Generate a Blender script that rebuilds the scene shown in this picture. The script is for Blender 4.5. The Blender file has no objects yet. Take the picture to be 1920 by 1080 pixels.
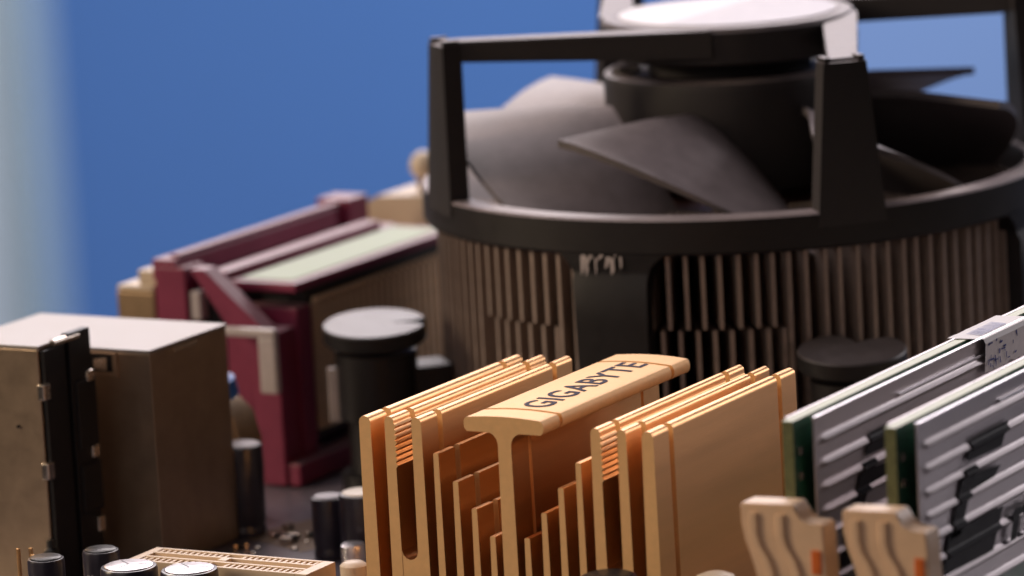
# Close-up of a computer motherboard.  1 Blender unit = 1 cm.
# x runs along the rows of fins, y away from the camera along the fins and memory modules, z up from the board.
import bpy, bmesh, math, random
from math import sin, cos, pi, radians as R
from mathutils import Vector, Matrix
random.seed(7)
sc = bpy.context.scene
COL = sc.collection

# ------------------------------------------------------------------ camera
cam_data = bpy.data.cameras.new("camera")
cam = bpy.data.objects.new("camera", cam_data); COL.objects.link(cam)
right = Vector((0.87118771, 0.48807802, -0.05302656)); up = Vector((-0.0427402, 0.18299652, 0.98218407)); fwd = Vector((-0.48908614, 0.85340033, -0.18028487))
m = Matrix((right, up, -fwd)).transposed().to_4x4()
m.translation = Vector((33.69728, -54.96791, 14.52383))
cam.matrix_world = m
cam_data.sensor_width = 36; cam_data.lens = 9004.5/1920*36
cam_data.clip_start = 1; cam_data.clip_end = 2000
cam_data.dof.use_dof = True; cam_data.dof.focus_distance = 57.2; cam_data.dof.aperture_fstop = 0.255
cam_data.dof.aperture_blades = 0
sc.camera = cam

# ------------------------------------------------------------------ light
w = bpy.data.worlds.new("World"); sc.world = w; w.use_nodes = True
w.node_tree.nodes["Background"].inputs[0].default_value = (0.62, 0.55, 0.60, 1)
w.node_tree.nodes["Background"].inputs[1].default_value = 0.03
def area(name, loc, target, size, size_y, power, color):
    d = bpy.data.lights.new(name, 'AREA'); d.shape = 'RECTANGLE'; d.size = size; d.size_y = size_y; d.energy = power; d.color = color
    o = bpy.data.objects.new(name, d); COL.objects.link(o); o.location = loc
    o.rotation_euler = (Vector(target)-Vector(loc)).to_track_quat('-Z', 'Y').to_euler()
    return o
area("window_light", (-40, 78, 56), (4, 0, 2), 80, 40, 92000, (1.0, 0.88, 0.87))      # wide window behind and above the board
area("ceiling_light", (-26, 4, 72), (3, 0, 3), 44, 44, 25000, (1.0, 0.90, 0.90))       # soft light from the ceiling
area("fill_light", (0, -95, 40), (4, -4, 2), 60, 40, 9000, (1.0, 0.85, 0.78))          # weak fill, added behind the camera for upright faces
area("room_light", (-66, -46, 30), (3, -4, 1.5), 22, 22, 40000, (1.0, 0.78, 0.55))     # warm lamp, front left
area("side_light", (52, 84, 34), (8, -4, 2), 26, 26, 24000, (1.0, 0.92, 0.95))         # right, behind
area("wall_light", (-15, 62, 45), (-72, 175, -20), 60, 30, 150000, (1.0, 1.0, 1.0))  # unseen lamp added to brighten the wall
sc.view_settings.view_transform = 'Standard'; sc.view_settings.look = 'None'
sc.view_settings.exposure = 0; sc.view_settings.gamma = 1

# ------------------------------------------------------------------ materials
def srgb(*c):
    return tuple(((v/255)/12.92 if v/255 <= .04045 else ((v/255+.055)/1.055)**2.4) for v in c)+(1,)
def mat(name, color, rough=.5, metal=0., var=.15, vscale=6., bump=.0, bscale=40., spec=.5, dust=0., dustcol=(.55, .5, .48, 1), speck=0., stretch=(1, 1, 1), coat=0., dust_toplight=0.):
    mt = bpy.data.materials.new(name); mt.use_nodes = True
    nt = mt.node_tree; N = nt.nodes; L = nt.links; b = N["Principled BSDF"]
    b.inputs['Roughness'].default_value = rough; b.inputs['Metallic'].default_value = metal
    b.inputs['Specular IOR Level'].default_value = spec; b.inputs['Coat Weight'].default_value = coat
    tc = N.new('ShaderNodeTexCoord'); mp = N.new('ShaderNodeMapping'); mp.inputs['Scale'].default_value = stretch
    L.new(tc.outputs['Object'], mp.inputs[0])
    no = N.new('ShaderNodeTexNoise'); no.inputs['Scale'].default_value = vscale; no.inputs['Detail'].default_value = 6; no.inputs['Roughness'].default_value = .65
    L.new(mp.outputs[0], no.inputs['Vector'])
    rp = N.new('ShaderNodeValToRGB'); rp.color_ramp.elements[0].position = .3; rp.color_ramp.elements[1].position = .7
    rp.color_ramp.elements[0].color = tuple(c*(1-var) for c in color[:3])+(1,); rp.color_ramp.elements[1].color = tuple(min(1, c*(1+var)) for c in color[:3])+(1,)
    L.new(no.outputs['Fac'], rp.inputs[0]); last = rp.outputs[0]
    n2 = N.new('ShaderNodeTexNoise'); n2.inputs['Scale'].default_value = bscale; n2.inputs['Detail'].default_value = 4
    L.new(mp.outputs[0], n2.inputs['Vector'])
    if dust or speck:
        n3 = N.new('ShaderNodeTexNoise'); n3.inputs['Scale'].default_value = 55; n3.inputs['Detail'].default_value = 8; n3.inputs['Roughness'].default_value = .8
        L.new(tc.outputs['Object'], n3.inputs['Vector'])
        mr = N.new('ShaderNodeMapRange'); mr.inputs[1].default_value = .5; mr.inputs[2].default_value = .72; mr.inputs[3].default_value = dust; mr.inputs[4].default_value = min(1, dust+speck)
        L.new(n3.outputs['Fac'], mr.inputs[0])
        mx = N.new('ShaderNodeMix'); mx.data_type = 'RGBA'; mx.inputs['B'].default_value = dustcol
        L.new(mr.outputs[0], mx.inputs['Factor']); L.new(last, mx.inputs['A']); last = mx.outputs['Result']
    if dust_toplight:      # upward faces painted paler: fine grey dust plus top light put into the colour
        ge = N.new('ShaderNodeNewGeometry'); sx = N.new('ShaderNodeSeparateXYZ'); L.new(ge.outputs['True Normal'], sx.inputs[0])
        m4 = N.new('ShaderNodeMapRange'); m4.inputs[1].default_value = .15; m4.inputs[2].default_value = .85; m4.inputs[3].default_value = 0; m4.inputs[4].default_value = dust_toplight; m4.interpolation_type = 'SMOOTHSTEP'
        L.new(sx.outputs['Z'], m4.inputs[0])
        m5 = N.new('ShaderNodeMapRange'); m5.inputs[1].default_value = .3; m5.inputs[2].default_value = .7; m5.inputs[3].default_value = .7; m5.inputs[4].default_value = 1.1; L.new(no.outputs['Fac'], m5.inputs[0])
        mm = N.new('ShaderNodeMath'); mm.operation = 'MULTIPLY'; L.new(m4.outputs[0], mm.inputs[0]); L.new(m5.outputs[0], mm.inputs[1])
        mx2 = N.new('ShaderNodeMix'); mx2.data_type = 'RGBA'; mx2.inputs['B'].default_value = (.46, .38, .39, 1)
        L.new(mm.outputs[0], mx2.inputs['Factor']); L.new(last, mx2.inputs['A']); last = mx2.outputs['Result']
    L.new(last, b.inputs['Base Color'])
    mr2 = N.new('ShaderNodeMapRange'); mr2.inputs[3].default_value = max(0, rough-.08); mr2.inputs[4].default_value = min(1, rough+.08)
    L.new(no.outputs['Fac'], mr2.inputs[0]); L.new(mr2.outputs[0], b.inputs['Roughness'])
    if bump:
        bp = N.new('ShaderNodeBump'); bp.inputs['Strength'].default_value = bump; bp.inputs['Distance'].default_value = .01
        L.new(n2.outputs['Fac'], bp.inputs['Height']); L.new(bp.outputs[0], b.inputs['Normal'])
    return mt
M = dict(
    gold=mat("gold_anodised", (.72, .40, .175, 1), .40, .88, .07, 3, .13, 70, speck=.16, dustcol=(.8, .62, .45, 1), stretch=(1, .05, 1)),
    gold_cut=mat("gold_sawn_face", (.86, .53, .24, 1), .6, .35, .05, 8, .25, 90, speck=.08, dustcol=(.8, .62, .4, 1)),
    ink=mat("dark_blue_ink", (.06, .06, .10, 1), .8, 0, .3, 20, spec=.1, speck=.4, dustcol=(.6, .4, .25, 1)),
    black=mat("black_plastic", (.009, .0075, .009, 1), .45, 0, .2, 5, .15, 80, spec=.35, speck=.02),
    black_dusty=mat("dusty_black_plastic", (.020, .016, .017, 1), .52, 0, .1, 4, .3, 120, spec=.45, dust=.012, speck=.05, dust_toplight=.42),
    blade=mat("fan_blade_plastic", (.095, .080, .084, 1), .5, 0, .15, 3, .2, 90, dust=.04, speck=.05, dust_toplight=.46),
    ring_black=mat("frame_ring_plastic", (.010, .008, .009, 1), .46, 0, .2, 4, .25, 90, spec=.4, dust=.002, speck=.03, dust_toplight=.7),
    pin_black=mat("push_pin_plastic", (.010, .009, .010, 1), .42, 0, .2, 4, .25, 90, spec=.4, speck=.02, dust_toplight=.14),
    fin=mat("cooler_fin_aluminium", (.36, .285, .25, 1), .48, .4, .15, 5, .1, 60, dust=.05, speck=.1, dustcol=(.2, .16, .14, 1)),
    copper=mat("copper_core", (.42, .17, .10, 1), .4, .9, .2, 4),
    label=mat("white_label", (.66, .62, .63, 1), .45, 0, .03, 3),
    label_grey=mat("grey_label_tone", (.50, .45, .45, 1), .35, 0, .08, 5),
    nickel=mat("tin_plated_steel", (.48, .36, .26, 1), .36, .85, .10, 3, .3, 50, dust=.05, speck=.26, dustcol=(.45, .36, .26, 1)),
    nickel_top=mat("dusty_steel_lid", (.33, .30, .28, 1), .5, .3, .05, 3, .1, 60, speck=.1),
    tab=mat("bright_tin", (.68, .60, .52, 1), .25, 1., .1, 8),
    maroon=mat("maroon_plastic", (.23, .024, .072, 1), .5, 0, .12, 3, .15, 60, speck=.01, dust_toplight=.5),
    palegreen=mat("pale_green_label", (.40, .48, .34, 1), .6, 0, .03, 3),
    tan=mat("tan_metal", (.36, .25, .15, 1), .45, .6, .12, 5),
    cream=mat("cream_plastic", (.66, .54, .40, 1), .45, 0, .06, 4, .1, 60, speck=.06),
    slotcream=mat("ivory_socket_plastic", (.78, .60, .42, 1), .45, 0, .05, 6, .1, 60),
    latch=mat("ivory_latch_plastic", (.80, .55, .35, 1), .42, 0, .06, 4, .1, 60),
    orange=mat("orange_mark", (.75, .16, .02, 1), .45, 0, .2, 8),
    pcb=mat("board_lacquer", (.050, .045, .068, 1), .34, 0, .3, 5, .35, 25, speck=.45, dustcol=(.24, .20, .21, 1), dust_toplight=.22),
    green=mat("green_circuit_board", (.030, .13, .075, 1), .35, 0, .3, 6, .2, 40),
    edge=mat("board_edge_laminate", (.50, .55, .40, 1), .5, 0, .1, 8),
    olive=mat("cut_laminate_edge", (.13, .14, .055, 1), .6, 0, .3, 10),
    dulltop=mat("dull_can_top", (.20, .18, .19, 1), .5, .3, .15, 8),
    ribtan=mat("brass_contact_rib", (.82, .60, .40, 1), .5, .1, .1, 8),
    chip=mat("black_chip", (.014, .015, .016, 1), .4, 0, .2, 8),
    silver=mat("silver_heat_spreader", (.50, .46, .47, 1), .44, .75, .06, 3, .25, 60, stretch=(1, .08, 1), speck=.12),
    silver_lip=mat("silver_lip", (.62, .60, .62, 1), .32, .8, .05, 4),
    blackink=mat("black_print", (.009, .008, .010, 1), .6, 0, .2, 6, spec=.25),
    paper=mat("white_sticker_paper", (.66, .63, .64, 1), .55, 0, .06, 12, .2, 60),
    blueink=mat("blue_print", (.04, .06, .26, 1), .5, 0, .2, 12),
    cantop=mat("aluminium_can_top", (.72, .69, .72, 1), .32, .9, .05, 6),
    sleeve=mat("capacitor_sleeve", (.030, .026, .040, 1), .30, 0, .2, 6, coat=.0),
    sleeveprint=mat("sleeve_print", (.25, .23, .25, 1), .4, 0, .1, 8),
    goldpin=mat("gold_pin", (.75, .45, .2, 1), .3, 1., .1, 8),
    bluestub=mat("blue_plastic", (.04, .16, .55, 1), .4, 0, .1, 5),
    wall=mat("blue_painted_wall", (.10, .245, .64, 1), .85, 0, .04, .02),
    paleblue=mat("light_blue_paint", (.20, .33, .68, 1), .8, 0, .03, .02),
    curtain=mat("pale_door_paint", (.43, .50, .61, 1), .8, 0, .05, .03),
    table=mat("table_wood", (.10, .07, .05, 1), .6, 0, .2, 1),
)

M['edge_fade'] = mat("sheer_edge_fade", (.42, .54, .62, 1), .8, 0, .05, .03)  # see-through material for strips added to soften the pale edge
nt_ = M['edge_fade'].node_tree; tr_ = nt_.nodes.new('ShaderNodeBsdfTransparent'); ms_ = nt_.nodes.new('ShaderNodeMixShader'); ms_.inputs[0].default_value = .20
nt_.links.new(tr_.outputs[0], ms_.inputs[1]); nt_.links.new(nt_.nodes['Principled BSDF'].outputs[0], ms_.inputs[2]); nt_.links.new(ms_.outputs[0], nt_.nodes['Material Output'].inputs[0])

# ------------------------------------------------------------------ mesh helpers
def me_from(bm, name, mats, smooth=False):
    bmesh.ops.recalc_face_normals(bm, faces=bm.faces)
    me = bpy.data.meshes.new(name); bm.to_mesh(me); bm.free()
    for k in (mats if isinstance(mats, (list, tuple)) else [mats]): me.materials.append(M[k])
    if smooth:
        me.polygons.foreach_set('use_smooth', [True]*len(me.polygons))
        try: me.set_sharp_from_angle(angle=R(35))
        except Exception: pass
    return me
def link(name, me, parent=None, loc=(0, 0, 0), rotz=0):
    o = bpy.data.objects.new(name, me); COL.objects.link(o); o.location = loc; o.rotation_euler = (0, 0, rotz)
    if parent: o.parent = parent
    return o
def obj(name, bm, mats, parent=None, loc=(0, 0, 0), smooth=False, rotz=0, label=None):
    o = link(name, me_from(bm, name, mats, smooth), parent, loc, rotz)
    if label: o['label'] = label
    return o
def thing(name, label, cat, loc=(0, 0, 0), rotz=0, group=None):
    o = link(name, None, None, loc, rotz); o['label'] = label; o['category'] = cat
    if group: o['group'] = group
    return o
def tag(o, label, cat, group=None):
    o['label'] = label; o['category'] = cat
    if group: o['group'] = group
    return o
def NB(): return bmesh.new()
def box(bm, x0, x1, y0, y1, z0, z1, bev=0., mi=0):
    vs = [bm.verts.new((x, y, z)) for x in (x0, x1) for y in (y0, y1) for z in (z0, z1)]
    fs = [bm.faces.new([vs[i] for i in q]) for q in ((0, 1, 3, 2), (4, 6, 7, 5), (0, 4, 5, 1), (2, 3, 7, 6), (0, 2, 6, 4), (1, 5, 7, 3))]
    for f in fs: f.material_index = mi
    if bev:
        bmesh.ops.bevel(bm, geom=list({e for f in fs for e in f.edges}), offset=bev, segments=2, affect='EDGES', profile=.6, material=-1)
    return fs
def extrude_y(bm, prof, y0, y1, mi_side=0, mi_cap=0):
    """closed (x,z) outline swept along y"""
    a = [bm.verts.new((x, y0, z)) for x, z in prof]; b = [bm.verts.new((x, y1, z)) for x, z in prof]
    n = len(prof)
    for i in range(n):
        f = bm.faces.new((a[i], a[(i+1) % n], b[(i+1) % n], b[i])); f.material_index = mi_side
    f = bm.faces.new(a); f.material_index = mi_cap
    f = bm.faces.new(b[::-1]); f.material_index = mi_cap
def extrude_gen(bm, prof, fn, t0, t1, mi=0):
    a = [bm.verts.new(fn(p, t0)) for p in prof]; b = [bm.verts.new(fn(p, t1)) for p in prof]; n = len(prof)
    for i in range(n): bm.faces.new((a[i], a[(i+1) % n], b[(i+1) % n], b[i])).material_index = mi
    bm.faces.new(a).material_index = mi; bm.faces.new(b[::-1]).material_index = mi
def lathe(bm, prof, cx=0, cy=0, n=40, mi=0, a0=0, a1=2*pi):
    """(r,z) outline turned about the vertical; full turn"""
    full = abs(a1-a0-2*pi) < 1e-6; k = n if full else n+1
    rings = []
    for r, z in prof:
        if r < 1e-6: rings.append([bm.verts.new((cx, cy, z))]*k)
        else: rings.append([bm.verts.new((cx+r*cos(a0+(a1-a0)*i/n), cy+r*sin(a0+(a1-a0)*i/n), z)) for i in range(k)])
    for j in range(len(prof)-1):
        for i in range(n):
            q = [rings[j][i], rings[j][(i+1) % k], rings[j+1][(i+1) % k], rings[j+1][i]]
            s = []
            for v in q:
                if v not in s: s.append(v)
            if len(s) > 2: bm.faces.new(s).material_index = mi
    return rings
def curve_ring(bm, prof, cx, cy, n=96):
    """closed (r,z) outline turned full circle (a ring with thickness)"""
    P = len(prof); rings = [[bm.verts.new((cx+r*cos(2*pi*i/n), cy+r*sin(2*pi*i/n), z)) for r, z in prof] for i in range(n)]
    for i in range(n):
        for j in range(P):
            bm.faces.new((rings[i][j], rings[i][(j+1) % P], rings[(i+1) % n][(j+1) % P], rings[(i+1) % n][j]))

# ================================================================== SETTING
bm = NB(); L3 = Vector(right.xy.to_3d()).normalized(); F3 = Vector((fwd.x, fwd.y, 0)).normalized()
def panel(name, dist, xa, xb, z0, z1, th, mk, lab=None):
    """upright slab facing the camera's side of the room"""
    base = Vector((cam.location.x, cam.location.y, 0)) if False else Vector((33.7, -54.97, 0))
    bm = NB(); p = [base+F3*dist+L3*xa, base+F3*dist+L3*xb, base+F3*(dist+th)+L3*xb, base+F3*(dist+th)+L3*xa]
    lo = [bm.verts.new((q.x, q.y, z0)) for q in p]; hi = [bm.verts.new((q.x, q.y, z1)) for q in p]
    for i in range(4): bm.faces.new((lo[i], lo[(i+1) % 4], hi[(i+1) % 4], hi[i]))
    bm.faces.new(lo[::-1]); bm.faces.new(hi)
    o = obj(name, bm, mk); o['kind'] = 'structure'
    return o
panel("wall", 262, -420, 420, -130, 180, 6, 'wall')
panel("door_panel", 217, -130, -22.3, -130, 120, 5, 'curtain')
panel("edge_fade_strip", 216, -22.6, -21.1, -130, 120, .2, 'edge_fade')  # added see-through strip, makes the door panel's edge fade softly
panel("edge_fade_strip", 215, -22.6, -19.9, -130, 120, .2, 'edge_fade')  # second added strip, carries the soft fade further right
panel("pale_blue_slab", 240, 14, 150, -130, 120, 4, 'paleblue')  # paler blue slab across the right of the background
bm = NB(); box(bm, -5.5, 22, -24, 6.5, -4.0, -0.75, .1)
o = obj("tabletop", bm, 'table'); o['kind'] = 'structure'
bm = NB(); box(bm, -3.95, 20, -22, 6.0, -0.16, 0.0, .02)
o = obj("motherboard", bm, 'pcb')
tag(o, "dark blue grey circuit board lying flat under all the parts", "motherboard")
for (x, y) in ((-3.2, -20.8), (19, -20.8), (-3.2, 5.2), (19, 5.2)):
    s = NB(); lathe(s, [(0, -.745), (.25, -.745), (.25, -.165), (0, -.165)], x, y, 12); obj("standoff", s, 'tab', o)
# low surface mount pieces on the board, as parts of it
def smd(x, y, a, b, h, ang=0.):
    """tiny resistor: dark body between two tinned ends"""
    s = NB(); e = a*.24
    box(s, -a/2+e, a/2-e, -b/2+.006, b/2-.006, .003, h, 0, 0); box(s, -a/2, -a/2+e-.001, -b/2, b/2, .003, h+.006, .008, 0)
    box(s, a/2-e+.001, a/2, -b/2, b/2, .003, h+.006, .008, 0)
    for f in s.faces:
        if abs(f.calc_center_median().x) > a/2-e: f.material_index = 1
    return obj("chip_component", s, ['chip', 'tab'], o, (x, y, 0), rotz=ang)
random.seed(21)
taken = [(1.36, -3.62, .3), (2.02, -3.85, .38), (-.42, -2.85, .34), (2.22, -4.45, .22), (-1.3, -2.0, .5)]
n_smd = 0
while n_smd < 34:
    x, y = random.uniform(-.3, 3.9), random.uniform(-7.0, -1.3)
    if x > 1.1 and y < -5.9: continue
    if any((x-a)**2+(y-b)**2 < (c+.13)**2 for a, b, c in taken): continue
    a = random.choice((.16, .20, .28)); taken.append((x, y, a*.6)); n_smd += 1
    smd(x, y, a, a*random.uniform(.5, .65), random.uniform(.05, .10), random.choice((0, pi/2, 0, pi/2, R(45))))
for k in range(16):     # solder beads
    x, y = random.uniform(-.2, 2.0), random.uniform(-5.0, -1.6)
    if any((x-a)**2+(y-b)**2 < (c+.06)**2 for a, b, c in taken): continue
    s = NB(); bmesh.ops.create_uvsphere(s, u_segments=10, v_segments=6, radius=random.uniform(.03, .06)); bmesh.ops.scale(s, vec=(1, 1, .6), verts=s.verts)
    obj("solder_bead", s, 'tab', o, (x, y, .012), smooth=True)
for i in range(10):   # printed copper traces, a few millimetres apart
    s = NB(); box(s, -.02, .02, -.8, .8, .002, .012); obj("trace", s, 'tan', o, (-.1+i*.13, -2.3-.05*i, 0), rotz=R(-20))

# ================================================================== GOLD NORTHBRIDGE HEAT SINK
Y0 = -7.86; YE = -4.16
nb = thing("chipset_heat_sink", "gold anodised heat sink with stepped fins and a T shaped bar lettered GIGABYTE", "heat sink", (6.485, Y0, 0))
CX = 6.485
SEG = [(0, .385), (.495, 3.20), (3.31, YE-Y0)]      # front block, main run, back block (saw slots between them)
def fin_prof(x0, x1, ztop, zbot, flare, rnd, rib=None):
    """outline of a fin from the base up, both sides slightly thicker at the foot"""
    r = (x1-x0)/2*rnd; cxm = (x0+x1)/2; pts = [(x0-flare/2, zbot)]
    k = 6
    for i in range(k+1):
        a = pi-pi*i/k; pts.append((cxm+(x1-x0)/2*(1-rnd)*(-1 if a > pi/2 else 1 if a < pi/2 else 0)+r*cos(a), ztop-r+r*sin(a)))
    if rib:
        side, za, zb, n = rib
        if side > 0:
            for i in range(n):
                z1 = za-(za-zb)*i/n; dz = (za-zb)/n
                pts += [(x1, z1), (x1+.006, z1-dz*.15), (x1+.03, z1-dz*.5), (x1+.006, z1-dz*.85)]
            pts.append((x1, zb))
    pts.append((x1+flare/2, zbot))
    return pts
fins = [(4.526, 4.681, 2.950, .04, 1, None), (4.876, 5.003, 2.962, .03, 1, (1, 2.88, 2.34, 8)), (5.243, 5.374, 2.968, .03, 1, None),
        (5.518, 5.588, 2.556, .03, .35, None), (5.764, 5.834, 2.233, .03, .35, None), (5.998, 6.068, 1.922, .03, .35, None), (6.226, 6.294, 1.606, .03, .35, None),
        (6.686, 6.756, 1.617, .03, .35, None), (6.928, 6.998, 1.932, .03, .35, None), (7.167, 7.238, 2.245, .03, .35, None), (7.413, 7.483, 2.558, .03, .35, None),
        (7.629, 7.752, 2.980, .03, 1, (1, 2.88, 2.34, 8)), (7.978, 8.092, 2.982, .03, 1, None), (8.292, 8.440, 2.980, .04, 1, None)]
for x0, x1, zt, fl, rnd, rib in fins:
    b = NB()
    for a, e in SEG: extrude_y(b, [(x-CX, z) for x, z in fin_prof(x0, x1, zt, .55, fl, rnd, rib)], a, e, 0, 1)
    obj("fin", b, ['gold', 'gold_cut'], nb, smooth=True)
b = NB(); box(b, 4.48-CX, 8.49-CX, 0.002, YE-Y0-.002, .25, .552, .02); obj("base", b, 'gold', nb)
for xa, xb in ((5.018, 5.23), (7.767, 7.965)):            # floor of the screw channels
    b = NB(); pr = [(xa-CX-.02, .56), (xa-CX-.02, 1.34)]
    for i in range(7):
        a = pi+pi*i/6; pr.append(((xa+xb)/2-CX+(xb-xa)/2*cos(a), 1.34+.10*sin(a)))
    pr += [(xb-CX+.02, 1.34), (xb-CX+.02, .56)]
    for a, e in SEG: extrude_y(b, pr, a+.004, e-.004, 0, 1)
    obj("screw_channel", b, ['gold', 'gold_cut'], nb, smooth=True)
b = NB()                                                   # the T bar: web with fillets
web = [(-.10, .56), (-.088, 2.70)]
for i in range(1, 6): a = pi*i/10; web.append((-.088-.14*(1-cos(a)), 2.70+.15*sin(a)))
web += [(-.228, 2.875), (.228, 2.875)]
for i in range(5, 0, -1): a = pi*i/10; web.append((.088+.14*(1-cos(a)), 2.70+.15*sin(a)))
web += [(.088, 2.70), (.10, .56)]
for a, e in ((.0, .405), (.475, 3.22), (3.29, YE-Y0)): extrude_y(b, web, a, e, 0, 1)
obj("web", b, ['gold', 'gold_cut'], nb, smooth=True)
capp = []
hw = .53
for i in range(9):
    a = pi*1.5-pi*i/8; capp.append((-hw+.05+.05*cos(a), 2.935+.085*sin(a)))
for i in range(1, 12): x = -hw+.05+(2*hw-.10)*i/12; capp.append((x, 3.020+.030*(1-(x/hw)**2)-.030*(1-((hw-.05)/hw)**2)))
for i in range(9):
    a = pi*.5-pi*i/8; capp.append((hw-.05+.05*cos(a), 2.935+.085*sin(a)))
for a, e in ((-.004, .40), (.47, 3.215), (3.285, YE-Y0+.004)):
    b = NB(); extrude_y(b, capp, a, e, 0, 1); obj("top_bar", b, ['gold_cut', 'gold_cut'], nb, smooth=True)
b = NB()                                                   # the neck joining the three bars below the saw cuts
extrude_y(b, [(-.40, 2.862), (-.40, 2.915), (.40, 2.915), (.40, 2.862)], .05, YE-Y0-.05, 0, 1)
obj("bar_neck", b, ['gold', 'gold_cut'], nb)
# lettering: real outlines, laid along the bar
def text_mesh(s, size, name, extrude=.004, bold=.012, spacing=1.0):
    c = bpy.data.curves.new(name, 'FONT'); c.body = s; c.size = size; c.extrude = extrude; c.offset = bold; c.space_character = spacing
    t = bpy.data.objects.new(name, c); COL.objects.link(t)
    bpy.context.view_layer.update()
    me = bpy.data.meshes.new_from_object(t.evaluated_get(bpy.context.evaluated_depsgraph_get()))
    bpy.data.objects.remove(t); return me
me = text_mesh("GIGABYTE", .47, "lettering", .003, .004, 1.08)
b = bmesh.new(); b.from_mesh(me); bmesh.ops.triangulate(b, faces=b.faces[:]); bmesh.ops.subdivide_edges(b, edges=[e for e in b.edges if e.calc_length() > .06], cuts=4, use_grid_fill=True); bmesh.ops.triangulate(b, faces=b.faces[:]); b.to_mesh(me); b.free()
xs = [v.co.x for v in me.vertices]; ys = [v.co.y for v in me.vertices]
x0, x1, y0, y1 = min(xs), max(xs), min(ys), max(ys)
for v in me.vertices:                                      # letters read away from the viewer, tops to the left; pressed on the curved bar
    t = (v.co.x-x0)/(x1-x0); h = (v.co.y-y0)/(y1-y0)
    X = .245-h*.365; Yy = .58+t*2.60
    zc = 3.020+.030*(1-(X/hw)**2)-.030*(1-((hw-.05)/hw)**2)
    v.co = (X, Yy, zc+.003+(.003 if v.co.z > 0 else 0))
me.materials.clear(); me.materials.append(M['ink'])
link("lettering", me, nb)

# ================================================================== MEMORY MODULES AND THEIR SOCKETS
def lerp_poly(poly, z):
    xs = []
    for i in range(len(poly)):
        (ya, za), (yb, zb) = poly[i], poly[(i+1) % len(poly)]
        if (za-z)*(zb-z) < 0: xs.append(ya+(yb-ya)*(z-za)/(zb-za))
    return sorted(xs)
def spread_x(z):            # corrugated face of the heat spreader: flat bands with rolled ridges
    if z > 3.27: return 0.0
    ph = ((3.27-z) % .265)/.265
    if ph < .28: return .055*sin(pi*ph/.28)
    return 0.0
def memory(ux, label):
    t = thing("memory_module", label, "memory module", (ux, -9.13, 0), group="memory modules standing in the sockets")
    b = NB(); box(b, 0, .125, 0, 13.3, .75, 3.5, .008, 0); o1 = obj("circuit_board", b, 'green', t)
    b = NB(); box(b, -.002, .127, -.002, 13.3, 3.497, 3.508); obj("board_edge", b, 'edge', t)
    b = NB(); box(b, -.003, .128, -.006, .002, .76, 3.495); obj("board_edge", b, 'olive', t)
    for k in range(8):
        b = NB(); box(b, .128, .225, .6+k*1.55, 1.7+k*1.55, 1.9, 3.0, .01); obj("memory_chip", b, 'chip', t)
    for k in range(5):
        b = NB(); box(b, .128, .16, .08, .16, 2.0+k*.28, 2.08+k*.28); obj("resistor", b, 'tab', t)
    b = NB()                                                # front spreader, swept along y
    zs = [1.35+i*.0265 for i in range(82)]; zs = [z for z in zs if z < 3.47]+[3.47]
    A, B = .25, 13.1
    # the sheet starts a little further in at the foot of each ridge
    prof = [(.262+spread_x(z), z) for z in zs]+[(.262, 3.495), (.240, 3.495)]+[(.240, 1.35)]
    ys = [A, A+.13, B]
    flat = [(.262 if i < len(zs) else prof[i][0], prof[i][1]) for i in range(len(prof))]
    rows = []
    for k, y in enumerate([A, A+.13, A+.2, B]):
        pr = flat if k < 2 else prof
        rows.append([b.verts.new((x, y, z)) for x, z in pr])
    n = len(prof)
    for k in range(3):
        for i in range(n): b.faces.new((rows[k][i], rows[k][(i+1) % n], rows[k+1][(i+1) % n], rows[k+1][i]))
    b.faces.new(rows[0]); b.faces.new(rows[-1][::-1])
    obj("heat_spreader", b, 'silver', t, smooth=True)
    b = NB(); box(b, .236, .285, A-.01, B, 3.496, 3.515, .004); obj("spreader_rim", b, 'silver_lip', t)
    b = NB(); box(b, -.10, -.055, A, B, 1.35, 3.49, .006); box(b, -.055, 0.0, A, B, 3.40, 3.46); obj("heat_spreader", b, 'silver', t)
    # raised step band below the top rim
    b = NB(); box(b, .258, .30, 2.4, 12.8, 3.30, 3.335, .008); obj("band", b, 'silver_lip', t)
    # black emblem: a slanted E, printed over the ridges
    Yb = -9.13
    polys = [[(-7.53, 3.06), (-6.50, 3.06), (-6.72, 2.80), (-7.69, 2.82)],
             [(-7.75, 2.76), (-7.42, 2.76), (-7.90, 2.06), (-8.20, 2.06)],
             [(-7.52, 2.66), (-6.76, 2.60), (-6.95, 2.50), (-7.60, 2.48)],
             [(-8.20, 2.14), (-6.73, 2.12), (-7.05, 1.68), (-8.42, 1.70)]]
    b = NB()
    for poly in polys:
        zt = max(z for y, z in poly); zb = min(z for y, z in poly); n = max(3, int((zt-zb)/.02)); prev = None
        for i in range(n+1):
            z = zb+.002+(zt-zb-.004)*i/n; r = lerp_poly(poly, z)
            if len(r) < 2: prev = None; continue
            cur = [b.verts.new((.294+spread_x(z), r[0]-Yb, z)), b.verts.new((.294+spread_x(z), r[-1]-Yb, z))]
            if prev: b.faces.new((prev[0], prev[1], cur[1], cur[0]))
            prev = cur
    obj("printed_letter_e", b, 'blackink', t)
    me = text_mesh("m", 1.0, "printed_letter_m", .0, .02)
    x0 = min(v.co.x for v in me.vertices); x1 = max(v.co.x for v in me.vertices); y1 = max(v.co.y for v in me.vertices)
    for v in me.vertices:
        h = v.co.y/y1; y = -6.66+(v.co.x-x0)/(x1-x0)*.95+h*.15; z = 1.70+h*.33
        v.co = (.33, y-Yb, z)
    me.materials.clear(); me.materials.append(M['blackink']); link("printed_letter_m", me, t)
    return t
mem1 = memory(10.725, "silver ridged memory module next to the gold heat sink, with a torn white sticker")
mem2 = memory(11.955, "silver ridged memory module at the right edge, black slanted letter in full view")
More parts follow.
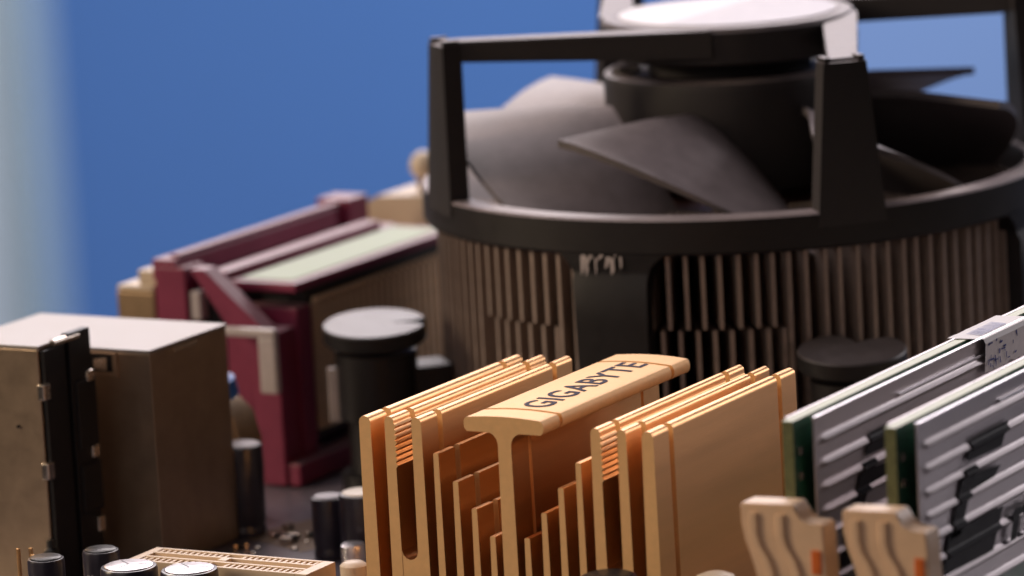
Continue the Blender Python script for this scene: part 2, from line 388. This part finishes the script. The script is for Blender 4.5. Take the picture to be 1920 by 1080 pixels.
# torn sticker folded over the top of the nearer-to-fan module
b = NB(); random.seed(3)
for (ya, yb, x, za, zb) in ((-4.42, -3.0, .345, 3.10, 3.475),):
    n = 16; top = [b.verts.new((x-.03, ya+(yb-ya)*i/n+9.13, zb+.035)) for i in range(n+1)]
    mid = [b.verts.new((x-.004, ya+(yb-ya)*i/n+9.13, zb-.02)) for i in range(n+1)]
    low = [b.verts.new((x-.02, ya+(yb-ya)*i/n+9.13+random.uniform(-.02, .02), za+random.uniform(-.02, .03))) for i in range(n+1)]
    for i in range(n):
        b.faces.new((top[i], top[i+1], mid[i+1], mid[i])); b.faces.new((mid[i], mid[i+1], low[i+1], low[i]))
    top2 = [b.verts.new((-.09, ya+(yb-ya)*i/n+9.13-.12, 3.522+random.uniform(0, .006))) for i in range(n+1)]
    for i in range(n): b.faces.new((top2[i], top2[i+1], top[i+1], top[i]))
st = obj("sticker", b, 'paper', mem1, label="torn white sticker with blue print")
b = NB(); random.seed(11)
for k in range(26):      # blue printed strokes
    y = -4.38+random.random()*.9+9.13; z = 3.13+random.random()*.3
    if k % 3: a, c = random.uniform(.01, .03), random.uniform(.03, .09)
    else: a, c = random.uniform(.04, .12), random.uniform(.01, .025)
    sh = random.uniform(-.03, .03)
    q = [(y, z), (y+a, z), (y+a+sh, z+c), (y+sh, z+c)]
    b.faces.new([b.verts.new((.3445, yy, min(zz, 3.46))) for yy, zz in q])
for k in range(15):      # barcode on the folded-over top
    y = -4.25+k*.05+9.13
    b.faces.new([b.verts.new(p) for p in ((.02, y, 3.530), (.02, y+random.uniform(.015, .035), 3.530), (.22, y+.03, 3.523), (.22, y, 3.523))])
obj("sticker_print", b, 'blueink', st)['kind'] = 'stuff'
def latch(ux, label):
    t = thing("memory_socket", label, "memory socket", (ux, -9.75, 0), group="ivory memory sockets")
    b = NB(); box(b, .02, .74, .45, 14.2, .01, .74, .03); box(b, .06, .70, .30, .95, .74, 1.4, .04); obj("socket_body", b, 'slotcream', t)
    b = NB()          # latch: front plate with a notched, S shaped outline
    pr = [(0, 2.715), (.63, 2.735), (.66, 2.70), (.70, 2.57), (.76, 2.535), (.96, 2.535), (.985, 2.50), (1.0, 2.0), (1.0, 1.3), (.86, .9), (.2, .9), (.2, 1.5),
          (.20, 1.80), (.17, 2.0), (.10, 2.17), (.04, 2.33), (0, 2.5)]
    extrude_y(b, pr, 0, .34); bmesh.ops.bevel(b, geom=b.edges[:], offset=.018, segments=2, affect='EDGES', clamp_overlap=True)
    obj("latch", b, 'latch', t, smooth=True)
    for xo in (.10, .42):   # raised S ribs on the front plate
        b = NB(); pts = [(xo, 2.62), (xo, 2.40), (xo+.03, 2.28), (xo+.13, 2.12), (xo+.18, 1.98), (xo+.18, 1.5)]
        a = [[b.verts.new((x+dx, y, z)) for dx, y in ((0, -.002), (.03, -.04), (.10, -.04), (.13, -.002))] for x, z in pts]
        for i in range(len(pts)-1):
            for j in range(3): b.faces.new((a[i][j], a[i][j+1], a[i+1][j+1], a[i+1][j]))
        b.faces.new(a[0]); obj("rib", b, 'latch', t, smooth=True)
    b = NB(); box(b, .84, .955, -.02, .05, 1.98, 2.25, .015); obj("orange_mark", b, 'orange', t)
    return t
latch(10.48, "ivory memory socket end with orange mark, beside the gold heat sink")
latch(11.70, "ivory memory socket end with orange mark, in front of the rightmost module")

# ================================================================== CPU COOLER
CC = (3.80, 3.56)
cl = thing("cpu_cooler", "round processor cooler with black fan on radial metal fins, pale disc label on top", "cooler", (CC[0], CC[1], 0))
cl.scale = (1.02, 1.02, 1)
RO = 4.22
b = NB(); curve_ring(b, [(RO, 4.05), (RO-.28, 4.055), (RO-.30, 4.02), (RO-.28, 3.60), (RO+.0, 3.56), (RO+.03, 3.60), (RO+.03, 4.02)], 0, 0, 128)
obj("fan_frame_ring", b, 'ring_black', cl, smooth=True)
# radial fins, gently swept; some are forked half way down
def fin_mesh(kind):
    b = NB(); th = .026; 
    def plate(r0, r1, z0, z1, off, chamf):
        n = 5; rows = []
        for i in range(n+1):
            t = i/n; r = r0+(r1-r0)*t; a = off-R(15)*(1-t)**1.5
            for_z = [z0, z1-(chamf if i == n else 0)]
            c, s = cos(a), sin(a); nx, ny = -s*th, c*th
            rows.append([b.verts.new((r*c-nx, r*s-ny, for_z[0])), b.verts.new((r*c+nx, r*s+ny, for_z[0])), b.verts.new((r*c+nx, r*s+ny, for_z[1])), b.verts.new((r*c-nx, r*s-ny, for_z[1]))])
        for i in range(n):
            for j in range(4): b.faces.new((rows[i][j], rows[i][(j+1) % 4], rows[i+1][(j+1) % 4], rows[i+1][j]))
        b.faces.new(rows[0]); b.faces.new(rows[-1][::-1])
    if kind == 0: plate(1.5, 4.08, .45, 3.70, 0, .12)
    else: plate(1.5, 4.08, 2.55, 3.70, 0, .12); plate(1.5, 4.06, .45, 2.53, R(1.75), 0.)
    return me_from(b, "cooler_fin", 'fin')
fm = [fin_mesh(0), fin_mesh(1)]
NF = 114
for i in range(NF):
    a = 360*i/NF; fork = (240 < a < 262) or (281 < a < 306) or (60 < a < 90)
    link("cooler_fin", fm[1 if fork else 0], cl, (0, 0, 0), R(a+random.uniform(-.25, .25)))
b = NB(); lathe(b, [(0, .4), (1.6, .4), (1.6, 3.3), (1.45, 3.42), (0, 3.42)], 0, 0, 48); obj("core", b, 'copper', cl, smooth=True)
b = NB(); box(b, -1.9, 1.9, -1.9, 1.9, .02, .395, .05); obj("cpu_socket_plate", b, 'tab', cl)
# legs of the frame, hanging down over the fins, with arched shoulders
def leg(a_deg):
    b = NB(); n = 12
    def hw_(z):       # half width in cm
        if z > 3.25: t = (z-3.25)/.4; return .52+.36*t**2.2
        return .52-.02*(3.25-z)
    zs = [3.66, 3.60, 3.54, 3.48, 3.42, 3.36, 3.30, 3.2, 2.6, 2.0, 1.4, .9, .6]
    rows = []
    for z in zs:
        h = hw_(min(z, 3.65)); ro = 4.235+(.05 if z < 3.3 else 0)
        row = []
        for rr in (ro, ro-.26):
            for k in range(n+1):
                x = -h+2*h*k/n; kk = k if rr == ro else n-k
                x = -h+2*h*kk/n; aa = x/rr
                row.append(b.verts.new((rr*cos(aa), rr*sin(aa), z)))
        rows.append(row)
    P = len(rows[0])
    for i in range(len(rows)-1):
        for j in range(P): b.faces.new((rows[i][j], rows[i][(j+1) % P], rows[i+1][(j+1) % P], rows[i+1][j]))
    b.faces.new(rows[0]); b.faces.new(rows[-1][::-1])
    return obj("frame_leg", b, 'black', cl, smooth=True, rotz=R(a_deg))
for a in (274, 4, 94, 184): lg = leg(a)
b = NB(); random.seed(5)   # pale grey streaks at the shoulder of the front leg
for k in range(9):
    aa = R(269.0+k*.95+random.uniform(-.2, .2)); z = 3.60-random.random()*.05; l = .10+random.random()*.20; ww = R(random.uniform(.25, .8)); sk = R(random.uniform(-1.1, .4))
    q = [(aa, z), (aa+ww, z+random.uniform(-.03, .03)), (aa+ww*.8+sk, z-l*.7), (aa+sk, z-l)]
    b.faces.new([b.verts.new((4.31*cos(x), 4.31*sin(x), zz)) for x, zz in q])
obj("pale_streak", b, 'label_grey', cl)['kind'] = 'stuff'
# four posts and arms
for a in (317.5, 39, 139, 229):
    b = NB(); rows = []; ZT = 5.97 if a > 300 else 6.13
    for z in (3.85, 4.04, 4.5, 5.0, 5.5, ZT-.12, ZT):
        t = (z-3.85)/(6.12-3.85); h = .47-.19*t; ro = 4.245-.07*t; ri = ro-.27
        rows.append([b.verts.new((rr, s_*h, z)) for rr, s_ in ((ro, -1), (ro+.02, 0), (ro, 1), (ri, 1), (ri, -1))])
    for i in range(len(rows)-1):
        for j in range(5): b.faces.new((rows[i][j], rows[i][(j+1) % 5], rows[i+1][(j+1) % 5], rows[i+1][j]))
    b.faces.new(rows[0]); b.faces.new(rows[-1][::-1])
    eds = [e for e in b.edges if len(e.link_faces) == 2 and e.calc_face_angle(0) > .6]
    bmesh.ops.bevel(b, geom=eds, offset=.022, segments=2, affect='EDGES')
    p = obj("post", b, 'black_dusty', cl, smooth=True, rotz=R(a))
    for s_ in (-1, 1): b = NB(); box(b, 3.93, 4.16, s_*.235-.045, s_*.235+.045, ZT+.001, ZT+.07, .012); obj("tab", b, 'black_dusty', p)
    b = NB(); P1 = Vector((1.52*cos(R(60)), 1.52*sin(R(60)))); P0 = Vector((4.10, 0)); rows = []      # arms meet the hub off centre
    for t, h, zh, zl in ((0, .185, ZT+.04, ZT-.17), (.08, .19, ZT+.05, ZT-.24), (1, .24, 6.165, 5.78)):
        c = P0.lerp(P1, t); d = (P1-P0).normalized() if t > .05 else Vector((-1, 0)); nx = Vector((-d.y, d.x))*h
        rows.append([b.verts.new((*(c+nx), zl)), b.verts.new((*(c-nx), zl)), b.verts.new((*(c-nx), zh)), b.verts.new((*(c+nx), zh))])
    for i in range(2):
        for j in range(4): b.faces.new((rows[i][j], rows[i][(j+1) % 4], rows[i+1][(j+1) % 4], rows[i+1][j]))
    b.faces.new(rows[0]); b.faces.new(rows[-1][::-1])
    bmesh.ops.bevel(b, geom=b.edges[:], offset=.018, segments=2, affect='EDGES')
    obj("arm", b, 'black_dusty', cl, rotz=R(a))
b = NB(); lathe(b, [(0, 5.42), (1.10, 5.42), (1.12, 5.64), (1.62, 5.66), (1.70, 5.70), (1.72, 6.12), (1.68, 6.18), (1.55, 6.195), (1.52, 6.18), (0, 6.18)], 0, 0, 72); hub = obj("motor_hub", b, 'black_dusty', cl, smooth=True)
b = NB(); lathe(b, [(0, 6.182), (1.47, 6.182), (1.47, 6.202), (0, 6.202)], 0, 0, 72); obj("round_label", b, 'label', hub, label="round white label")
b = NB()
poly = [(1.45*cos(R(t)), 1.45*sin(R(t))) for t in range(-98, 101, 6)]
extrude_gen(b, poly, lambda p, t: (p[0], p[1], t), 6.2025, 6.2065); obj("label_tone", b, 'label_grey', hub)  # grey half: the label's split reflection put into the colour
b = NB(); lathe(b, [(0, 5.35), (1.0, 5.35), (1.02, 5.30), (1.05, 5.38), (1.42, 5.40), (1.46, 5.46), (1.60, 5.47), (1.70, 5.42), (1.72, 5.34), (1.68, 4.2), (1.5, 3.9), (0, 3.9)], 0, 0, 72)
rot = obj("rotor", b, 'black_dusty', cl, smooth=True)
b = NB(); lathe(b, [(.13, 5.475), (.13, 5.52), (.20, 5.52), (.21, 5.475)], 0, 0, 20); obj("hole_rim", b, 'black_dusty', rot, (1.44*cos(R(222)), 1.44*sin(R(222)), 0), smooth=True)
b = NB(); lathe(b, [(0, 5.476), (.125, 5.476), (.125, 5.48), (0, 5.48)], 0, 0, 20); obj("balance_hole", b, 'black', rot, (1.44*cos(R(222)), 1.44*sin(R(222)), 0))
b = NB(); lathe(b, [(0, 5.36), (.55, 5.36), (.55, 5.73), (0, 5.73)], 0, 0, 32); obj("shaft_boss", b, 'black', rot)
def blade_mesh():
    b = NB(); nr, nc = 14, 14; top = []; bot = []
    for i in range(nr+1):
        t = i/nr; r = 1.66+(3.84-1.66)*t
        lead = R(279-18*t-3*sin(pi*t)); span = R(48+3*t)
        ra, rb_ = [], []
        for j in range(nc+1):
            s = j/nc
            ss = s
            a = lead+span*ss
            zl = 5.12-.12*t-.08*max(0, 1-t*3)
            z = zl-1.58*s**1.28+.04*sin(pi*s)
            th = .105-.05*s
            if i == nr: pass
            ra.append(b.verts.new((r*cos(a), r*sin(a), z))); rb_.append(b.verts.new((r*cos(a), r*sin(a), z-th)))
        top.append(ra); bot.append(rb_)
    for i in range(nr):
        for j in range(nc):
            b.faces.new((top[i][j], top[i+1][j], top[i+1][j+1], top[i][j+1])); b.faces.new((bot[i][j], bot[i][j+1], bot[i+1][j+1], bot[i+1][j]))
        b.faces.new((top[i][0], bot[i][0], bot[i+1][0], top[i+1][0])); b.faces.new((top[i][nc], top[i+1][nc], bot[i+1][nc], bot[i][nc]))
    for j in range(nc):
        b.faces.new((top[nr][j], bot[nr][j], bot[nr][j+1], top[nr][j+1])); b.faces.new((top[0][j], top[0][j+1], bot[0][j+1], bot[0][j]))
    return me_from(b, "blade", 'blade', True)
bmsh = blade_mesh()
for k in range(7): link("blade", bmsh, rot, (0, 0, 0), R(360/7*k))
# push pins at the corners of the socket square
def push_pin(x, y, rz, lab, deep=.36, wide=.45):
    p = NB()
    # round head with a V notch cut into its top, on a cylindrical skirt
    n = 56; r = .70
    def rad(a, cut):
        d = abs((a+pi) % (2*pi)-pi)
        return r-(deep*max(0, 1-d/wide)) if cut else r
    lv = [(.93, 2.08, 0), (1.0, 2.12, 0), (1.0, 2.20, 1), (1.0, 2.31, 1), (.97, 2.335, 1)]
    rows = [[p.verts.new((rad(2*pi*i/n, c)*k*cos(2*pi*i/n), rad(2*pi*i/n, c)*k*sin(2*pi*i/n), z)) for i in range(n)] for k, z, c in lv]
    bmesh.ops.rotate(p, verts=p.verts, cent=(0, 0, 2.2), matrix=Matrix.Rotation(R(6), 3, Vector((cos(R(30)-rz), sin(R(30)-rz), 0))))
    for i in range(len(rows)-1):
        for j in range(n): p.faces.new((rows[i][j], rows[i][(j+1) % n], rows[i+1][(j+1) % n], rows[i+1][j]))
    p.faces.new(rows[-1]); p.faces.new(rows[0][::-1])
    h = obj("push_pin", p, 'pin_black', cl, ((x-CC[0])/1.02, (y-CC[1])/1.02, 0), smooth=True, rotz=rz, label=lab)
    s = NB(); lathe(s, [(0, .3), (.42, .3), (.42, 1.0), (.55, 1.05), (.55, 1.94), (0, 1.94)], 0, 0, 32); obj("shaft", s, 'black', h, smooth=True)
    s = NB(); lathe(s, [(0, .02), (.55, .02), (.55, .28), (.4, .3), (0, .3)], 0, 0, 32); obj("foot", s, 'black', h, smooth=True)
    s = NB(); box(s, -.66, -.50, -.13, .02, 1.0, 1.75, .02); obj("side_lug", s, 'label_grey', h)
    return h
for x, y, rz, lb in ((0, 0, R(28), "push pin with a lit narrow slot in its head"), (7.2, 0, R(103), "push pin with a notched flat black head"), (0, 7.2, R(140), None), (7.2, 7.2, R(-40), None)): push_pin(x, y, rz, lb, *((.5, .16) if x == 0 else (.46, .62)))
# pin arms linking the frame legs to the pins
for (x, y) in ((0, 0), (7.2, 0), (0, 7.2), (7.2, 7.2)):
    dx, dy = x-3.6, y-3.6; a = math.atan2(dy, dx); b = NB(); box(b, 4.0, 4.75, -.32, .32, 1.15, 1.72, .05); obj("pin_arm", b, 'black', cl, (3.6-CC[0], 3.6-CC[1], 0), rotz=a)

# ================================================================== METAL PORT HOUSINGS AT THE LEFT
ph = thing("port_housing", "brown metal connector box with pale lid and square latch window, behind the front box", "connector", (-.37, -4.94, 0))
b = NB(); box(b, -2.95, 0, 0, 1.82, .02, 2.86, .02); obj("shell", b, 'nickel', ph)
b = NB(); box(b, -2.97, .012, -.015, 1.84, 2.862, 2.905, .008); obj("lid", b, 'nickel_top', ph)
b = NB(); box(b, -1.02, -.49, -.03, -.004, 2.52, 2.855, .008); lw = obj("latch_frame", b, 'nickel', ph)
b = NB(); box(b, -.95, -.56, -.035, -.031, 2.60, 2.83); obj("latch_opening", b, 'black', lw)
b = NB(); v = [b.verts.new(p) for p in ((-.84, -.05, 2.64), (-.64, -.05, 2.62), (-.64, -.045, 2.79), (-.84, -.045, 2.76), (-.84, -.037, 2.64), (-.64, -.037, 2.62), (-.64, -.037, 2.79), (-.84, -.037, 2.76))]
for q in ((0, 1, 2, 3), (4, 7, 6, 5), (0, 4, 5, 1), (1, 5, 6, 2), (2, 6, 7, 3), (3, 7, 4, 0)): b.faces.new([v[i] for i in q])
obj("spring_leaf", b, 'tab', lw)
b = NB(); box(b, .002, .02, .55, 1.1, 2.78, 2.85, .004); obj("folded_edge", b, 'tab', ph)
b = NB(); box(b, -.018, .018, -.018, .018, .03, 2.85, .006); obj("corner_seam", b, 'nickel', ph)

pf = thing("port_housing", "nearest metal connector box with black plastic side and small silver clips", "connector", (-1.05, -6.40, 0))
b = NB(); box(b, -3.3, -.02, 0, 1.02, .02, 3.17, .02); obj("shell", b, 'nickel', pf)
b = NB(); box(b, -3.3, .0, -.015, 1.03, 3.172, 3.215, .008); obj("lid", b, 'nickel_top', pf)
b = NB(); box(b, -.015, .06, .03, .50, .02, 3.15, .01); box(b, -.015, .10, .53, 1.0, .02, 3.28, .015)
box(b, .0, .135, .60, 1.03, .9, 1.55, .04); box(b, .0, .135, .60, 1.03, 1.75, 2.65, .04); obj("black_insulator", b, 'black', pf)
for y, z, h, s in ((-.02, 2.52, .21, 0), (-.05, 1.50, .22, 0), (.86, 2.60, .14, 1), (.88, 1.60, .16, 1), (.90, .62, .2, 1)):
    b = NB()
    if not s: box(b, -.03, .075, y-.03, y+.12, z, z+h, .02)
    else: box(b, .03, .150, y-.05, y+.10, z, z+h, .02)
    obj("clip", b, 'tab', pf)
b = NB(); rr = lathe(b, [(0, 0), (.05, 0), (.05, .55), (0, .55)], 0, 0, 14)
bmesh.ops.rotate(b, verts=b.verts, cent=(0, 0, 0), matrix=Matrix.Rotation(R(-90), 3, 'X')); bmesh.ops.translate(b, verts=b.verts, vec=(.06, .22, 3.21)); obj("rolled_edge", b, 'tab', pf, smooth=True)
b = NB(); rr = lathe(b, [(0, 0), (.022, 0), (.022, .02), (0, .02)], 0, 0, 14)
bmesh.ops.rotate(b, verts=b.verts, cent=(0, 0, 0), matrix=Matrix.Rotation(R(90), 3, 'X')); bmesh.ops.translate(b, verts=b.verts, vec=(-.39, -.002, 2.16)); obj("pin_hole", b, 'black', pf, smooth=True)
b = NB(); lathe(b, [(0, .52), (.10, .52), (.10, .6), (.06, .64), (.06, .74), (0, .76)], .05, -.1, 16); obj("stud", b, 'chip', pf, smooth=True)

# ================================================================== MAROON CONNECTOR
mc = thing("maroon_connector", "blurred maroon plastic connector block with pale green label and ribbed metal side", "connector", (-1.3, -.15, 0))
def mp(name, x0, x1, y0, y1, z0, z1, mk='maroon', bev=.03, **k):
    b = NB(); box(b, x0+1.3, x1+1.3, y0+.15, y1+.15, z0, z1, bev); return obj(name, b, mk, mc, **k)
mp("front_wall", -3.45, -2.95, -.15, .35, .02, 3.0)
mp("front_wall", -2.50, -1.32, .12, .5, .02, 2.45)
mp("rail", -3.50, -3.10, -.13, 4.75, 2.80, 3.10)
mp("rail", -3.28, -3.12, -.0, 4.5, 3.10, 3.16)
mp("rail", -2.72, -2.42, .1, 4.3, 2.78, 2.92)
mp("rail_end", -3.55, -2.98, 4.35, 4.9, 2.78, 3.20)
mp("body", -3.44, -2.44, .36, 4.8, .03, 2.79)
mp("body", -2.43, -1.42, .52, 5.2, .5, 2.66, 'chip')
mp("label_shelf", -2.41, -1.30, .10, 4.6, 2.67, 2.80)
lbm = mp("green_label", -2.30, -1.46, .28, 4.4, 2.801, 2.815, 'palegreen', .002)
mp("base_ledge", -1.55, -1.15, -.30, 5.4, .03, .34)
mp("corner_post", -1.78, -1.36, -.34, .12, .03, 2.2)
b = NB()                                                     # slanting strut from the left rail down to the corner post
v = [b.verts.new((x+1.3, y+.15, z)) for y in (-.42, -.12) for x, z in ((-2.68, 3.04), (-2.44, 3.04), (-1.42, 2.15), (-1.42, 1.7), (-1.7, 1.7))]
n = 5; b.faces.new(v[:n]); b.faces.new(v[n:][::-1])
for i in range(n): b.faces.new((v[i], v[(i+1) % n], v[n+(i+1) % n], v[n+i]))
obj("strut", b, 'maroon', mc)
bb = NB(); box(bb, 0, .07, 0, .10, .62, 2.42, .015); rme = me_from(bb, "contact_rib", 'ribtan')
for k in range(27): link("contact_rib", rme, mc, (-1.412+1.3, .62+k*.17+.15, 0))
bb = NB(); box(bb, 0, .08, 0, .08, 2.44, 2.52, .02); rme = me_from(bb, "contact_tip", 'ribtan')
for k in range(27): link("contact_tip", rme, mc, (-1.38+1.3, .62+k*.17+.15, 0))
mp("side_metal", -4.15, -3.52, -.1, .4, 2.0, 2.62, 'tan')
mp("side_metal", -4.14, -3.53, -.09, .39, 2.63, 2.70, 'cream', .02)
mp("side_metal", -3.80, -3.46, -.05, 1.2, 2.70, 2.92, 'cream', .03)
mp("grey_insert", -2.93, -2.76, -.1, .1, 2.25, 2.66, 'label_grey')
mp("dark_recess", -2.94, -2.51, .13, .34, .03, 2.9, 'chip')
# bent metal clip hooked over the corner
b = NB(); box(b, -1.9+1.3-.2, -1.36+1.3+.22, -.62, -.50, 2.20, 2.33, .04); box(b, -.12, .16, -.62, -.50, 1.42, 2.21, .04); obj("bent_clip", b, 'label_grey', mc)

# ================================================================== THINGS BEHIND
cr = thing("cream_connector", "blurred cream connector block with a white knob, behind the maroon connector", "connector", (-3.9, 6.9, 0))
b = NB(); box(b, -.3, 1.6, -1.4, 1.2, 0.0, 2.45, .05); obj("lower_body", b, 'tan', cr)
b = NB(); pr = [(-.35, 2.46), (1.65, 2.46), (1.65, 3.05), (.6, 3.02), (-.3, 2.62)]; extrude_y(b, pr, -1.2, 1.2); obj("sloping_top", b, 'cream', cr)
b = NB(); bmesh.ops.create_uvsphere(b, u_segments=20, v_segments=12, radius=.22); obj("knob", b, 'cream', cr, (1.08, -.6, 3.40), smooth=True)
b = NB(); lathe(b, [(0, 0), (.12, 0), (.12, .3), (0, .3)], 0, 0, 12); obj("knob_stem", b, 'tan', cr, (1.08, -.6, 3.0), smooth=True)
aj = thing("tan_piece", "small blurred tan jack with blue stub, between metal box and maroon connector", "piece", (-1.0, -2.4, -.17))
b = NB(); pr = [(-.5, 0.19), (.26, .19), (.30, .9), (.28, 1.3), (.18, 1.65), (-.02, 1.82), (-.5, 1.86)]; extrude_y(b, pr, 0, .5); obj("piece_body", b, 'tan', aj, smooth=True)
b = NB(); lathe(b, [(0, 0), (.17, 0), (.17, .25), (0, .27)], 0, 0, 20); bmesh.ops.rotate(b, verts=b.verts, cent=(0, 0, 0), matrix=Matrix.Rotation(R(20), 3, 'X')); obj("blue_stub", b, 'bluestub', aj, (-.06, .25, 1.88), smooth=True)  # blue stub on top of the tan body

# ================================================================== CAPACITORS AND SMALL PARTS
def capacitor(x, y, r, h, label, vent=True, group=None, sleeve='sleeve', top='cantop', prt=False):
    t = thing("capacitor", label, "capacitor", (x, y, 0), group=group)
    b = NB(); lathe(b, [(0, .01), (r*.96, .01), (r*.99, .03), (r*.99, .10), (r*.94, .13), (r*.94, .16), (r, .2), (r, h-.03), (r*.96, h), (r*.86, h+.004), (r*.86, h-.008), (0, h-.008)], 0, 0, 40)
    obj("sleeve", b, sleeve, t, smooth=True)
    b = NB(); lathe(b, [(r*.85, h-.006), (r*.85, h+.014), (r*.80, h+.022), (0, h+.024)], 0, 0, 40); d = obj("can_top", b, top, t, smooth=True)
    if vent:
        b = NB()
        for k in range(3):
            a = R(25+120*k); c, s = cos(a), sin(a); w_ = r*.035; l = r*.68
            b.faces.new([b.verts.new(p) for p in ((-s*w_, c*w_, h+.0255), (s*w_, -c*w_, h+.0255), (l*c+s*w_, l*s-c*w_, h+.0255), (l*c-s*w_, l*s+c*w_, h+.0255))])
        obj("vent_groove", b, 'sleeve', d)
    if prt:
        b = NB(); n = 5
        for (a0, a1, z0, z1) in ((-110, -96, h-.30, h-.27), (-92, -84, h-.42, h-.26), (-78, -66, h-.36, h-.33)):
            for i in range(n):
                p0 = R(a0+(a1-a0)*i/n); p1 = R(a0+(a1-a0)*(i+1)/n); q = r*1.004
                b.faces.new([b.verts.new(p) for p in ((q*cos(p0), q*sin(p0), z0), (q*cos(p1), q*sin(p1), z0), (q*cos(p1), q*sin(p1), z1), (q*cos(p0), q*sin(p0), z1))])
        obj("sleeve_print", b, 'sleeveprint', t)
    return t
G = "capacitors along the front edge"
capacitor(.66, -8.95, .225, 1.20, "leftmost small black capacitor at the bottom edge, under the near metal box", group=G, vent=True, top='chip', prt=True)
capacitor(.98, -8.25, .225, 1.16, "small black capacitor second from left, standing just behind its neighbour", group=G, top='chip', prt=True)
capacitor(1.86, -8.95, .345, 1.19, "larger silver topped capacitor in front of the ivory slot's left end", group=G, prt=True)
capacitor(2.66, -8.86, .345, 1.19, "larger silver topped capacitor in front of the ivory slot's middle", group=G, prt=True)
capacitor(8.08, -8.42, .33, 1.40, "dark topped capacitor at the bottom edge before the gold heat sink", group=G, vent=False, top='chip')
capacitor(1.36, -3.62, .22, .80, "short black capacitor behind the gold heat sink's left fins", vent=False, top='dulltop')
capacitor(2.02, -3.85, .30, .95, "tan topped capacitor half hidden by the gold heat sink's left edge", vent=False, top='cream')
capacitor(-.42, -2.85, .27, 1.22, "tall black capacitor beside the far metal box, before the maroon connector", vent=False, top='dulltop')
capacitor(2.22, -4.45, .16, .42, "smallest silver capacitor tucked at the gold heat sink's left edge", vent=False, sleeve='cantop')
b = NB(); lathe(b, [(0, .02), (.22, .02), (.26, .10), (.26, 1.28), (.22, 1.37), (.12, 1.41), (0, 1.42)], 0, 0, 32)
tag(obj("inductor", b, 'cream', None, (9.2, -7.95, 0), smooth=True), "rounded cream component top between gold heat sink and first memory socket", "inductor")
b = NB(); lathe(b, [(0, .02), (.16, .02), (.17, .68), (.12, .72), (0, .73)], 0, 0, 24)
tag(obj("crystal", b, 'cream', None, (3.36, -6.3, 0), smooth=True), "low round tan component behind the ivory slot's right end", "crystal oscillator")

# ivory slot with two rows of contacts
sl = thing("expansion_slot", "ivory expansion slot with two rows of small slits, left of the gold heat sink", "expansion slot", (1.43, -8.36, 0))
SX, SY, SZ = 2.55, .66, 1.10
b = NB(); box(b, 0, SX, 0, SY, .02, .80, .02); obj("slot_body", b, 'slotcream', sl)
b = NB(); box(b, 0, .12, 0, SY, .801, SZ, .012); box(b, SX-.16, SX, 0, SY, .801, SZ, .012)
for y0, y1 in ((0, .05), (.22, .27), (.42, .47), (SY-.05, SY)): box(b, .121, SX-.161, y0, y1, .801, SZ, .008)
obj("slot_walls", b, 'slotcream', sl)
bb = NB(); box(bb, 0, .035, 0, .167, .90, SZ-.012); rib = me_from(bb, "divider", 'slotcream')
for k in range(27):
    x = .14+k*.084
    if abs(x-1.18) < .11: continue
    link("divider", rib, sl, (x, .052, 0)); link("divider", rib, sl, (x, .442+.03-.001, 0))
b = NB(); box(b, 1.12, 1.24, .272, .418, .86, SZ+.01, .01); obj("key_bridge", b, 'slotcream', sl)
b = NB(); box(b, .13, SX-.17, .055, .215, .81, .84); box(b, .13, SX-.17, .475, SY-.055, .81, .84); obj("contact_strip", b, 'tan', sl)
ppg = thing("pin_header", "thin gold header pins at the bottom left corner", "pin header", (-.02, -8.55, 0))
for k in range(3):
    b = NB(); box(b, k*.13-.02, k*.13+.02, (-.03, .05, -.1)[k], (.01, .09, -.06)[k], .3, 1.18-(k == 2)*.04, .008); obj("pin", b, 'goldpin', ppg)
b = NB(); box(b, -.12, .42, -.15, .15, .02, .3, .02); obj("header_base", b, 'chip', ppg)
